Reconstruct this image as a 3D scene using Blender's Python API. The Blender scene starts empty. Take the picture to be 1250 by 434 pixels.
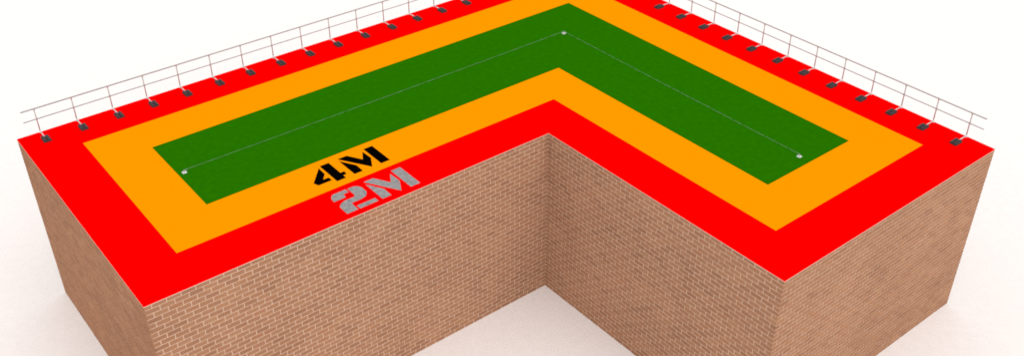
import bpy, bmesh, math, random
from mathutils import Vector, Matrix

# ------------------------------------------------------------------ camera, world, light, exposure
scene = bpy.context.scene
COL = scene.collection
random.seed(11)

FOCAL_PX, PIX_W, PIX_H = 1244.16, 1250.0, 434.0       # fitted to the photograph
CAM_LOC = Vector((-36.286, -39.658, 29.585))
CAM_ROT = (0.978696, 0.0, -0.675963)
cam_data = bpy.data.cameras.new('camera')
cam_data.sensor_fit = 'HORIZONTAL'
cam_data.sensor_width = 36.0
cam_data.lens = 36.0 * FOCAL_PX / PIX_W
cam_data.clip_start = 0.1
cam_data.clip_end = 3000
cam = bpy.data.objects.new('camera', cam_data)
cam.location = CAM_LOC
cam.rotation_euler = CAM_ROT
COL.objects.link(cam)
scene.camera = cam

world = bpy.data.worlds.new('World')
scene.world = world
world.use_nodes = True
bg = world.node_tree.nodes['Background']
bg.inputs['Color'].default_value = (1.0, 0.992, 0.985, 1)   # even white studio surround
bg.inputs['Strength'].default_value = 0.95

sun_data = bpy.data.lights.new('soft_key_light', 'SUN')    # very broad soft key from above the camera side
sun_data.energy = 1.5
sun_data.angle = math.radians(70)
sun_data.color = (1.0, 0.98, 0.965)
sun = bpy.data.objects.new('soft_key_light', sun_data)
sun.rotation_euler = Vector((0.22, 0.80, -1.0)).to_track_quat('-Z', 'Y').to_euler()
sun.location = (-20, -50, 60)
COL.objects.link(sun)

vs = scene.view_settings
vs.view_transform = 'Standard'
vs.look = 'None'
vs.gamma = 1.0
vs.use_curve_mapping = False
vs.exposure = 0.05
scene.render.engine = 'CYCLES'
scene.cycles.max_bounces = 8
scene.cycles.diffuse_bounces = 5
scene.cycles.filter_width = 1.8
scene.cycles.use_denoising = False

# ------------------------------------------------------------------ materials
def new_mat(name):
    m = bpy.data.materials.new(name)
    m.use_nodes = True
    nt = m.node_tree
    b = nt.nodes['Principled BSDF']
    return m, nt, b

def noise_mat(name, col, vary=0.06, scale=6.0, rough=0.9, spec=0.0, metal=0.0, bump=0.0, bump_scale=60.0, detail=4.0):
    """flat colour whose value wanders a little with two scales of noise"""
    m, nt, b = new_mat(name)
    N, L = nt.nodes, nt.links
    tc = N.new('ShaderNodeTexCoord')
    n1 = N.new('ShaderNodeTexNoise'); n1.inputs['Scale'].default_value = scale; n1.inputs['Detail'].default_value = detail
    L.new(tc.outputs['Object'], n1.inputs['Vector'])
    mr = N.new('ShaderNodeMapRange')
    mr.inputs['From Min'].default_value = 0.25; mr.inputs['From Max'].default_value = 0.75
    mr.inputs['To Min'].default_value = 1 - vary; mr.inputs['To Max'].default_value = 1 + vary
    L.new(n1.outputs['Fac'], mr.inputs['Value'])
    mul = N.new('ShaderNodeVectorMath'); mul.operation = 'SCALE'
    mul.inputs[0].default_value = col
    L.new(mr.outputs['Result'], mul.inputs['Scale'])
    L.new(mul.outputs['Vector'], b.inputs['Base Color'])
    b.inputs['Roughness'].default_value = rough
    b.inputs['Specular IOR Level'].default_value = spec
    b.inputs['Metallic'].default_value = metal
    if bump:
        n2 = N.new('ShaderNodeTexNoise'); n2.inputs['Scale'].default_value = bump_scale; n2.inputs['Detail'].default_value = 3
        L.new(tc.outputs['Object'], n2.inputs['Vector'])
        bp = N.new('ShaderNodeBump'); bp.inputs['Strength'].default_value = bump; bp.inputs['Distance'].default_value = 0.02
        L.new(n2.outputs['Fac'], bp.inputs['Height'])
        L.new(bp.outputs['Normal'], b.inputs['Normal'])
    return m

def brick_mat():
    m, nt, b = new_mat('tan_brick')
    N, L = nt.nodes, nt.links
    oi = N.new('ShaderNodeObjectInfo')
    at = N.new('ShaderNodeAttribute'); at.attribute_type = 'GEOMETRY'; at.attribute_name = 'tone'
    ad = N.new('ShaderNodeMath'); ad.operation = 'ADD'
    L.new(oi.outputs['Random'], ad.inputs[0]); L.new(at.outputs['Fac'], ad.inputs[1])
    fr = N.new('ShaderNodeMath'); fr.operation = 'FRACT'; L.new(ad.outputs[0], fr.inputs[0])
    ramp = N.new('ShaderNodeValToRGB')
    cr = ramp.color_ramp; cr.interpolation = 'LINEAR'
    cols = [(0.0, (0.302, 0.150, 0.087)), (0.25, (0.332, 0.166, 0.095)), (0.5, (0.350, 0.177, 0.101)),
            (0.75, (0.368, 0.192, 0.109)), (1.0, (0.352, 0.168, 0.093))]
    cr.elements[0].position, cr.elements[0].color = 0.0, (*cols[0][1], 1)
    cr.elements[1].position, cr.elements[1].color = 1.0, (*cols[-1][1], 1)
    for pos, c in cols[1:-1]:
        e = cr.elements.new(pos); e.color = (*c, 1)
    L.new(fr.outputs[0], ramp.inputs['Fac'])
    ge = N.new('ShaderNodeNewGeometry')
    n1 = N.new('ShaderNodeTexNoise'); n1.inputs['Scale'].default_value = 12.0; n1.inputs['Detail'].default_value = 6
    L.new(ge.outputs['Position'], n1.inputs['Vector'])
    n2 = N.new('ShaderNodeTexNoise'); n2.inputs['Scale'].default_value = 0.45; n2.inputs['Detail'].default_value = 3
    L.new(ge.outputs['Position'], n2.inputs['Vector'])
    sm = N.new('ShaderNodeMath'); sm.operation = 'ADD'
    L.new(n1.outputs['Fac'], sm.inputs[0]); L.new(n2.outputs['Fac'], sm.inputs[1])
    mr = N.new('ShaderNodeMapRange')
    mr.inputs['From Min'].default_value = 0.6; mr.inputs['From Max'].default_value = 1.4
    mr.inputs['To Min'].default_value = 0.86; mr.inputs['To Max'].default_value = 1.14
    L.new(sm.outputs[0], mr.inputs['Value'])
    mul = N.new('ShaderNodeVectorMath'); mul.operation = 'SCALE'
    L.new(ramp.outputs['Color'], mul.inputs[0]); L.new(mr.outputs['Result'], mul.inputs['Scale'])
    L.new(mul.outputs['Vector'], b.inputs['Base Color'])
    b.inputs['Roughness'].default_value = 0.95
    b.inputs['Specular IOR Level'].default_value = 0.1
    bp = N.new('ShaderNodeBump'); bp.inputs['Strength'].default_value = 0.35; bp.inputs['Distance'].default_value = 0.02
    L.new(n1.outputs['Fac'], bp.inputs['Height']); L.new(bp.outputs['Normal'], b.inputs['Normal'])
    return m

M_GROUND = noise_mat('white_floor', (0.80, 0.762, 0.745), 0.022, 2.5, 0.95)
M_RED    = noise_mat('red_roof_paint', (0.80, 0.0, 0.0), 0.03, 5.0, 1.0, detail=6)
M_ORANGE = noise_mat('orange_roof_paint', (0.80, 0.250, 0.0), 0.03, 5.0, 1.0, detail=6)
M_GREEN  = noise_mat('green_roof_paint', (0.0150, 0.127, 0.0), 0.10, 4.0, 1.0, detail=8)
M_BLACK  = noise_mat('black_stencil_paint', (0.0015, 0.0012, 0.001), 0.2, 8.0, 1.0)
M_GREY   = noise_mat('grey_stencil_paint', (0.250, 0.242, 0.242), 0.30, 7.0, 1.0, detail=6)
M_BRICK  = brick_mat()
M_MORTAR = noise_mat('pale_mortar', (0.63, 0.44, 0.325), 0.10, 12.0, 0.95, bump=0.3)
M_TRIM   = noise_mat('pale_edge_trim', (0.62, 0.45, 0.37), 0.05, 3.0, 0.8)
M_STEEL  = noise_mat('galvanised_steel', (0.42, 0.38, 0.37), 0.10, 20.0, 0.55, 0.4, 0.25)
M_RAIL   = noise_mat('dull_galvanised_steel', (0.33, 0.33, 0.325), 0.10, 20.0, 0.6, 0.3)
M_FOOT   = noise_mat('bright_galvanised_steel', (0.64, 0.60, 0.59), 0.08, 20.0, 0.5, 0.4, 0.15)
M_RUBBER = noise_mat('black_recycled_rubber', (0.048, 0.038, 0.040), 0.3, 30.0, 0.8, 0.25, bump=0.4)
M_ANCHOR = noise_mat('white_coated_steel', (0.66, 0.67, 0.64), 0.04, 20.0, 0.5, 0.3)
M_CABLE  = noise_mat('stainless_cable', (0.40, 0.40, 0.40), 0.06, 40.0, 0.4, 0.5, 0.4)

# ------------------------------------------------------------------ helpers
def link(name, me, mat, parent=None, loc=(0, 0, 0), rotz=0.0):
    if mat is not None and not me.materials:
        me.materials.append(mat)
    o = bpy.data.objects.new(name, me)
    COL.objects.link(o)
    o.location = loc
    o.rotation_euler = (0, 0, rotz)
    if parent:
        o.parent = parent
    return o

def empty(name, loc=(0, 0, 0)):
    o = bpy.data.objects.new(name, None)
    o.empty_display_size = 0.2
    o.location = loc
    COL.objects.link(o)
    return o

def tag(o, label=None, cat=None, group=None, kind=None):
    if label: o['label'] = label
    if cat: o['category'] = cat
    if group: o['group'] = group
    if kind: o['kind'] = kind
    return o

def to_mesh(bm, name):
    bmesh.ops.recalc_face_normals(bm, faces=bm.faces)
    me = bpy.data.meshes.new(name)
    bm.to_mesh(me); bm.free()
    return me

def add_box(bm, x0, x1, y0, y1, z0, z1, bev=0.0):
    v = [bm.verts.new(c) for c in ((x0,y0,z0),(x1,y0,z0),(x1,y1,z0),(x0,y1,z0),(x0,y0,z1),(x1,y0,z1),(x1,y1,z1),(x0,y1,z1))]
    fs = [bm.faces.new([v[i] for i in q]) for q in ((3,2,1,0),(4,5,6,7),(0,1,5,4),(1,2,6,5),(2,3,7,6),(3,0,4,7))]
    if bev:
        es = list({e for f in fs for e in f.edges})
        bmesh.ops.bevel(bm, geom=es, offset=bev, segments=2, affect='EDGES', profile=0.5)

def add_tube(bm, a, b, r, n=12, r2=None):
    a, b = Vector(a), Vector(b)
    d = (b - a).normalized()
    q = d.to_track_quat('Z', 'Y')
    r2 = r if r2 is None else r2
    ra = [bm.verts.new(a + q @ Vector((r*math.cos(2*math.pi*i/n), r*math.sin(2*math.pi*i/n), 0))) for i in range(n)]
    rb = [bm.verts.new(b + q @ Vector((r2*math.cos(2*math.pi*i/n), r2*math.sin(2*math.pi*i/n), 0))) for i in range(n)]
    for i in range(n):
        f = bm.faces.new((ra[i], ra[(i+1) % n], rb[(i+1) % n], rb[i])); f.smooth = True
    bm.faces.new(ra[::-1]); bm.faces.new(rb)

def prism(pts, z0, z1, name, bev=0.0):
    bm = bmesh.new()
    add_prism(bm, pts, z0, z1)
    return to_mesh(bm, name)

def add_prism(bm, pts, z0, z1):
    lo = [bm.verts.new((x, y, z0)) for x, y in pts]
    hi = [bm.verts.new((x, y, z1)) for x, y in pts]
    n = len(pts)
    for i in range(n):
        bm.faces.new((lo[i], lo[(i+1) % n], hi[(i+1) % n], hi[i]))
    top = bm.faces.new(hi); bot = bm.faces.new(lo[::-1])
    top.normal_update(); bot.normal_update()
    bmesh.ops.triangulate(bm, faces=[top, bot])

# ------------------------------------------------------------------ the ground
bm = bmesh.new()
add_box(bm, -700, 700, -700, 700, -1.0, 0.0)
ground = link('ground', to_mesh(bm, 'ground'), M_GROUND)
tag(ground, 'plain white ground sheet the brick building stands on', kind='structure')
del ground['label']

# ------------------------------------------------------------------ the building
L1, L2, W1, W2, H = 30.0, 25.0, 13.0, 13.0, 8.0      # L plan: the two back edges meet at (0, 0)
def plan(i):
    return [(-L1+i, -i), (-L1+i, -W1+i), (-W2+i, -W1+i), (-W2+i, -L2+i), (-i, -L2+i), (-i, -i)]

building = empty('brick_building', (0, 0, 0))
tag(building, 'L-shaped tan brick building with a flat roof painted red, orange and green', 'building')

TOP_WALL = 7.955
PROUD, DEPTH, JOINT, ROW, LEN = 0.012, 0.055, 0.036, 0.2, 0.5
corners = plan(0)                                     # A B C D E F
# wall i runs corners[i] -> corners[i+1]; outward normal lies to its right
walls, wall_objs = [], []
for i in range(6):
    a, b = Vector(corners[i]), Vector(corners[(i+1) % 6])
    d = (b - a).normalized()
    nrm = Vector((d.y, -d.x))
    walls.append((a, b, d, nrm, (b - a).length))
inner = [Vector(p_) for p_ in plan(0.35)]
core = [Vector(p_) for p_ in plan(PROUD)]
for i in range(6):
    j = (i + 1) % 6
    me = prism([core[i], core[j], inner[j], inner[i]], 0.0, TOP_WALL, 'wall')
    w = link('wall', me, M_MORTAR, building)
    wall_objs.append(w)

# perspective check used only to decide which bricks are largest in the picture
from mathutils import Euler
RM = Euler(CAM_ROT, 'XYZ').to_matrix()
def project(pt):
    q = RM.transposed() @ (Vector(pt) - CAM_LOC)
    return (PIX_W/2 + FOCAL_PX*q.x/-q.z, PIX_H/2 - FOCAL_PX*q.y/-q.z)

# each brick: (wall, start, end, row)
bricks = []
NROW = int(H / ROW)
OWNS_ODD = {0: True, 1: False, 2: True, 3: False, 4: True, 5: False}
for wi, (a, b, d, nrm, ln) in enumerate(walls):
    for r in range(NROW):
        odd = r % 2 == 1
        own = (odd == OWNS_ODD[wi])
        s_lo = 0.0 if own else DEPTH + 0.004
        s_hi = ln if own else ln - DEPTH - 0.004
        if wi == 1: s_hi = ln - 0.004                  # the concave corner
        if wi == 2: s_lo = 0.004
        cuts = [0.0] + ([LEN*k for k in range(1, int(ln/LEN)+1)] if odd else [LEN*0.5 + LEN*k for k in range(int(ln/LEN))]) + [ln]
        cuts = sorted(set(round(c, 4) for c in cuts))
        for s0, s1 in zip(cuts[:-1], cuts[1:]):
            lo = s_lo if s0 == 0.0 else s0 + JOINT/2
            hi = s_hi if s1 == round(ln, 4) else s1 - JOINT/2
            if hi - lo < 0.05: continue
            bricks.append((wi, lo, hi, r))

def brick_z(r):
    zc = H - ROW*(r + 0.5)
    z0, z1 = zc - (ROW-JOINT)/2, zc + (ROW-JOINT)/2
    if r == 0: z1 = TOP_WALL - 0.004
    return z0, z1

def brick_area(bk):
    wi, lo, hi, r = bk
    a, b, d, nrm, ln = walls[wi]
    if wi in (4, 5): return 0
    z0, z1 = brick_z(r)
    P = []
    for s, z in ((lo, z0), (hi, z0), (hi, z1), (lo, z1)):
        q = a + d*s
        P.append(project((q.x, q.y, z)))
    if any(not (2 < x < PIX_W-2 and 2 < y < PIX_H-2) for x, y in P): return 0
    return abs(sum(P[k][0]*P[(k+1) % 4][1] - P[(k+1) % 4][0]*P[k][1] for k in range(4))) / 2

def brick_verts(l, h, y_out=0.0, c=0.006, jit=None):
    """brick in wall space: x along the wall, -y outwards, z up, chamfered front"""
    rr = jit or (lambda: 0.0)
    ys = -y_out
    v = []
    for x, z in ((0, 0), (l, 0), (l, h), (0, h)):
        v.append((x, DEPTH, z))
    for x, z in ((0, 0), (l, 0), (l, h), (0, h)):
        v.append((x, ys + c, z))
    for x, z in ((c, c), (l-c, c), (l-c, h-c), (c, h-c)):
        v.append((x + rr(), ys + rr()*0.5, z + rr()))
    f = []
    for k in range(4):
        n = (k+1) % 4
        f.append((k, n, 4+n, 4+k)); f.append((4+k, 4+n, 8+n, 8+k))
    f.append((8, 9, 10, 11)); f.append((3, 2, 1, 0))
    return v, f

order = sorted(range(len(bricks)), key=lambda k: -brick_area(bricks[k]))
single = set(order[:300])
cache = {}
sv, sf, st = [], [], []
for k, (wi, lo, hi, r) in enumerate(bricks):
    a, b, d, nrm, ln = walls[wi]
    z0, z1 = brick_z(r)
    ang = math.atan2(d.y, d.x)
    base = a + d*lo
    l, h = hi - lo, z1 - z0
    if k in single:
        key = (round(l, 3), round(h, 3), random.randrange(3))
        if key not in cache:
            v, f = brick_verts(l, h, 0.0, 0.006, lambda: random.uniform(-0.002, 0.002))
            me = bpy.data.meshes.new('brick'); me.from_pydata(v, [], f); me.update()
            me.materials.append(M_BRICK)
            cache[key] = me
        o = link('brick', cache[key], None, wall_objs[wi], (base.x, base.y, z0), ang)
        o.location = (base.x + nrm.x*random.uniform(-0.003, 0.003), base.y + nrm.y*random.uniform(-0.003, 0.003), z0)
    else:
        v, f = brick_verts(l, h, random.uniform(-0.003, 0.003), 0.006, lambda: random.uniform(-0.002, 0.002))
        o0 = len(sv)
        ca, sa = math.cos(ang), math.sin(ang)
        for x, y, z in v:
            sv.append((base.x + ca*x - sa*y, base.y + sa*x + ca*y, z0 + z))
        sf.extend(tuple(q + o0 for q in face) for face in f)
        st.extend([random.random()]*len(f))
me = bpy.data.meshes.new('brickwork'); me.from_pydata(sv, [], sf); me.update()
att = me.attributes.new('tone', 'FLOAT', 'FACE'); att.data.foreach_set('value', st)
tag(link('brickwork', me, M_BRICK, building), kind='stuff')

# pale edge trim under the roof deck, then the deck and its painted zones
def ring(i_out, i_in, z0, z1, name):
    po, pi_ = plan(i_out), plan(i_in)
    bm = bmesh.new()
    V = {}
    for tag_, pts in (('o', po), ('i', pi_)):
        for z in (z0, z1):
            V[tag_, z] = [bm.verts.new((x, y, z)) for x, y in pts]
    for k in range(6):
        n = (k+1) % 6
        bm.faces.new((V['o', z0][k], V['o', z0][n], V['o', z1][n], V['o', z1][k]))
        bm.faces.new((V['i', z0][k], V['i', z1][k], V['i', z1][n], V['i', z0][n]))
        bm.faces.new((V['o', z1][k], V['o', z1][n], V['i', z1][n], V['i', z1][k]))
        bm.faces.new((V['o', z0][k], V['i', z0][k], V['i', z0][n], V['o', z0][n]))
    return to_mesh(bm, name)

link('edge_trim', ring(-0.006, 0.30, TOP_WALL, 7.985, 'edge_trim'), M_TRIM, building)
roof = tag(link('roof', prism(plan(-0.004), 7.985, 8.0, 'roof'), M_RED, building), 'flat red roof deck, bare red along its two metre edge')
orange = tag(link('warning_zone', prism(plan(1.969), 8.0005, 8.004, 'warning_zone'), M_ORANGE, roof), 'orange painted band between the red edge and the green middle')
green = tag(link('safe_zone', prism(plan(4.0), 8.0045, 8.008, 'safe_zone'), M_GREEN, roof), 'green painted middle of the roof')

# stencilled lettering, in plan metres
M_V = [(-20.71,-9.36),(-20.30,-9.36),(-19.94,-9.98),(-19.66,-9.50),(-19.63,-10.08),(-19.93,-10.65)]
M_LG = [(-20.73,-9.52),(-20.35,-10.18),(-20.36,-10.66),(-20.73,-10.66)]
M_ST = [(-19.53,-9.36),(-19.13,-9.36),(-19.13,-10.66),(-19.53,-10.66)]
four = [[(-21.60,-9.46),(-21.62,-9.95),(-21.86,-10.25),(-21.62,-10.25),(-21.62,-10.48),(-22.19,-10.48),(-22.27,-10.25)],
        [(-21.50,-9.36),(-21.11,-9.36),(-21.11,-10.25),(-20.94,-10.25),(-20.96,-10.46),(-21.11,-10.46),(-21.11,-10.67),(-21.50,-10.67)]]
two = [[(-22.29,-11.78),(-22.27,-11.56),(-22.18,-11.40),(-22.06,-11.33),(-21.53,-11.33),(-21.53,-11.56),(-21.76,-11.56),(-21.79,-11.78)],
       [(-21.46,-11.34),(-21.22,-11.34),(-21.07,-11.42),(-20.99,-11.60),(-20.99,-11.92),(-21.06,-12.06),(-21.18,-12.17),(-21.38,-12.23),(-21.82,-12.24),(-21.83,-12.72),(-22.29,-12.72),
        (-22.29,-12.22),(-22.22,-12.09),(-22.10,-12.00),(-21.92,-11.94),(-21.54,-11.94),(-21.46,-11.86)],
       [(-21.75,-12.49),(-20.97,-12.49),(-20.97,-12.72),(-21.75,-12.72)]]
def scaled(poly, x0, x1, y0, y1):
    # M outline moved and stretched from the upper word to the lower word
    return [(x0 + (x+20.73)/1.60*(x1-x0), y1 + (y+9.36)/1.30*(y1-y0)) for x, y in poly]
M2 = [scaled(q, -20.78, -19.11, -12.71, -11.34) for q in (M_V, M_LG, M_ST)]
def glyph(name, polys, mat, label, z):
    bm = bmesh.new()
    for q in polys: add_prism(bm, q, z - 0.003, z)
    return tag(link(name, to_mesh(bm, name), mat, roof), label)
glyph('painted_numeral', four, M_BLACK, 'black stencil numeral 4 on the orange band', 8.008)
glyph('painted_letter', [M_V, M_LG, M_ST], M_BLACK, 'black stencil letter M on the orange band', 8.008)
glyph('painted_numeral', two, M_GREY, 'grey stencil numeral 2 on the red edge', 8.004)
glyph('painted_letter', M2, M_GREY, 'grey stencil letter M on the red edge', 8.004)

# ------------------------------------------------------------------ guardrails on counterweights
# one stanchion in local space: the roof edge runs along x, the roof lies towards -y
def stanchion_meshes():
    out = {}
    bm = bmesh.new(); add_tube(bm, (0, 0, 0.03), (0, 0, 1.10), 0.0235); out['post'] = to_mesh(bm, 'post')
    bm = bmesh.new(); add_tube(bm, (0, 0.03, 0.045), (0, -0.54, 0.045), 0.022); out['foot_arm'] = to_mesh(bm, 'foot_arm')
    bm = bmesh.new()
    add_tube(bm, (0, 0, 0.004), (0, 0, 0.12), 0.031)
    add_tube(bm, (0, 0.05, 0.045), (0, -0.07, 0.045), 0.030)
    add_tube(bm, (0, 0, 0.0), (0, 0, 0.010), 0.055, 16)
    out['base_fitting'] = to_mesh(bm, 'base_fitting')
    bm = bmesh.new()
    add_tube(bm, (-0.045, 0, 1.10), (0.045, 0, 1.10), 0.031); add_tube(bm, (0, 0, 1.04), (0, 0, 1.10), 0.029)
    out['top_fitting'] = to_mesh(bm, 'rail_fitting')
    bm = bmesh.new()
    add_tube(bm, (-0.035, 0, 0.63), (0.035, 0, 0.63), 0.029); add_tube(bm, (0, 0, 0.585), (0, 0, 0.675), 0.028)
    out['mid_fitting'] = to_mesh(bm, 'rail_fitting')
    # counterweight: chamfered block, two cross grooves, ribs and hand holds
    bm = bmesh.new()
    add_box(bm, -0.15, 0.15, -0.92, -0.47, 0.002, 0.060, 0.012)
    for y0, y1 in ((-0.91, -0.775), (-0.76, -0.63), (-0.615, -0.48)):
        add_box(bm, -0.138, -0.022, y0, y1, 0.055, 0.105, 0.014)
        add_box(bm, 0.022, 0.138, y0, y1, 0.055, 0.105, 0.014)
    out['counterweight'] = to_mesh(bm, 'counterweight')
    bm = bmesh.new()
    add_tube(bm, (-0.05, -0.84, 0.09), (0.05, -0.84, 0.09), 0.014, 8)
    out['carry_bar'] = to_mesh(bm, 'carry_bar')
    bm = bmesh.new()
    add_box(bm, -0.05, 0.05, -0.735, -0.655, 0.1055, 0.112, 0.002); add_tube(bm, (0, -0.695, 0.10), (0, -0.695, 0.124), 0.016, 6)
    out['clamp_plate'] = to_mesh(bm, 'clamp_plate')
    return out
SM = stanchion_meshes()
for k_, m_ in (('post', M_STEEL), ('foot_arm', M_FOOT), ('base_fitting', M_FOOT), ('top_fitting', M_STEEL), ('mid_fitting', M_STEEL),
               ('counterweight', M_RUBBER), ('carry_bar', M_RUBBER), ('clamp_plate', M_RUBBER)):
    SM[k_].materials.append(m_)

def guardrail(label, base, rotz, posts, x0, x1):
    g = empty('guardrail', base)
    g.rotation_euler = (0, 0, rotz)
    tag(g, label, 'guardrail', 'freestanding guardrails along the back edges of the roof')
    for z, r, nm in ((1.10, 0.027, 'top_rail'), (0.63, 0.021, 'middle_rail')):
        bm = bmesh.new(); add_tube(bm, (x0, 0, z), (x1, 0, z), r)
        link(nm, to_mesh(bm, nm), M_RAIL, g)
    for x in posts:
        dx = x + random.uniform(-0.012, 0.012)
        p_ = link('post', SM['post'], None, g, (dx, 0, 0))
        link('rail_fitting', SM['top_fitting'], None, p_)
        link('rail_fitting', SM['mid_fitting'], None, p_)
        link('base_fitting', SM['base_fitting'], None, g, (dx, 0, 0))
        link('foot_arm', SM['foot_arm'], None, g, (dx, 0, 0))
        w = link('counterweight', SM['counterweight'], None, g, (dx, -0.04 + random.uniform(-0.015, 0.015), 0))
        link('carry_bar', SM['carry_bar'], None, w)
        link('clamp_plate', SM['clamp_plate'], None, w)
    return g
E_IN = 0.055
# left run: local x = world x
guardrail('long pale two-rail guardrail along the back left roof edge, on black counterweights', (0, -E_IN, 8.0), 0.0,
          [-29.09 + 1.5*k for k in range(20)], -29.60, -E_IN)
# right run: local -y points to world -x, local x to world -y
guardrail('shorter pale two-rail guardrail along the back right roof edge, on black counterweights', (-E_IN, 0, 8.0), -math.pi/2,
          [23.77 - 1.5*k for k in range(16)][::-1], E_IN + 0.03, 24.38)

# ------------------------------------------------------------------ fall arrest line on three anchors
def anchor(loc, label):
    g = empty('roof_anchor', loc)
    tag(g, label, 'roof anchor', 'white roof anchors along the green zone')
    bm = bmesh.new(); add_box(bm, -0.085, 0.085, -0.085, 0.085, 0.0005, 0.016, 0.003)
    link('base_plate', to_mesh(bm, 'base_plate'), M_ANCHOR, g)
    bm = bmesh.new(); add_tube(bm, (0, 0, 0.014), (0, 0, 0.075), 0.030, 16, 0.016); add_tube(bm, (0, 0, 0.075), (0, 0, 0.088), 0.022, 16)
    link('stem', to_mesh(bm, 'stem'), M_CABLE, g)
    bm = bmesh.new()
    n, R_, r_ = 16, 0.020, 0.005
    for k in range(n):
        a0, a1 = 2*math.pi*k/n, 2*math.pi*(k+1)/n
        add_tube(bm, (R_*math.cos(a0), 0, 0.108 + R_*math.sin(a0)), (R_*math.cos(a1), 0, 0.108 + R_*math.sin(a1)), r_, 6)
    link('eye', to_mesh(bm, 'eye'), M_CABLE, g)
    for sx in (-1, 1):
        for sy in (-1, 1):
            bm = bmesh.new(); add_tube(bm, (sx*0.062, sy*0.062, 0.016), (sx*0.062, sy*0.062, 0.028), 0.013, 6)
            link('bolt', to_mesh(bm, 'bolt'), M_CABLE, g)
    return g
ZR = 8.008
AN = [(-25.75, -6.5, ZR), (-6.5, -6.5, ZR), (-6.5, -20.5, ZR)]
anchor(AN[0], 'small white roof anchor at the left end of the longer cable')
anchor(AN[1], 'small white roof anchor at the bend of the cable in the far green corner')
anchor(AN[2], 'small white roof anchor at the right end of the shorter cable')

def cable(a, b, label):
    a, b = Vector(a) + Vector((0, 0, 0.108)), Vector(b) + Vector((0, 0, 0.108))
    d = (b - a).normalized()
    g = empty('safety_cable', a)
    tag(g, label, 'cable', 'thin safety cables strung between the roof anchors')
    ln = (b - a).length
    bm = bmesh.new()
    n = 24
    sag = 0.02
    pts = [d*(0.04 + (ln-0.08)*k/n) + Vector((0, 0, -sag*(1 - (2*k/n - 1)**2))) for k in range(n+1)]
    for k in range(n): add_tube(bm, pts[k], pts[k+1], 0.0032, 8)
    link('wire', to_mesh(bm, 'wire'), M_CABLE, g)
    for e, s in ((Vector((0, 0, 0)), 1), (d*ln, -1)):
        bm = bmesh.new(); add_tube(bm, e + d*s*0.03, e + d*s*0.16, 0.007, 10)
        link('cable_terminal', to_mesh(bm, 'cable_terminal'), M_CABLE, g)
cable(AN[0], AN[1], 'long thin steel cable running across the green zone to the far anchor')
cable(AN[1], AN[2], 'shorter thin steel cable running from the far anchor down the right arm')
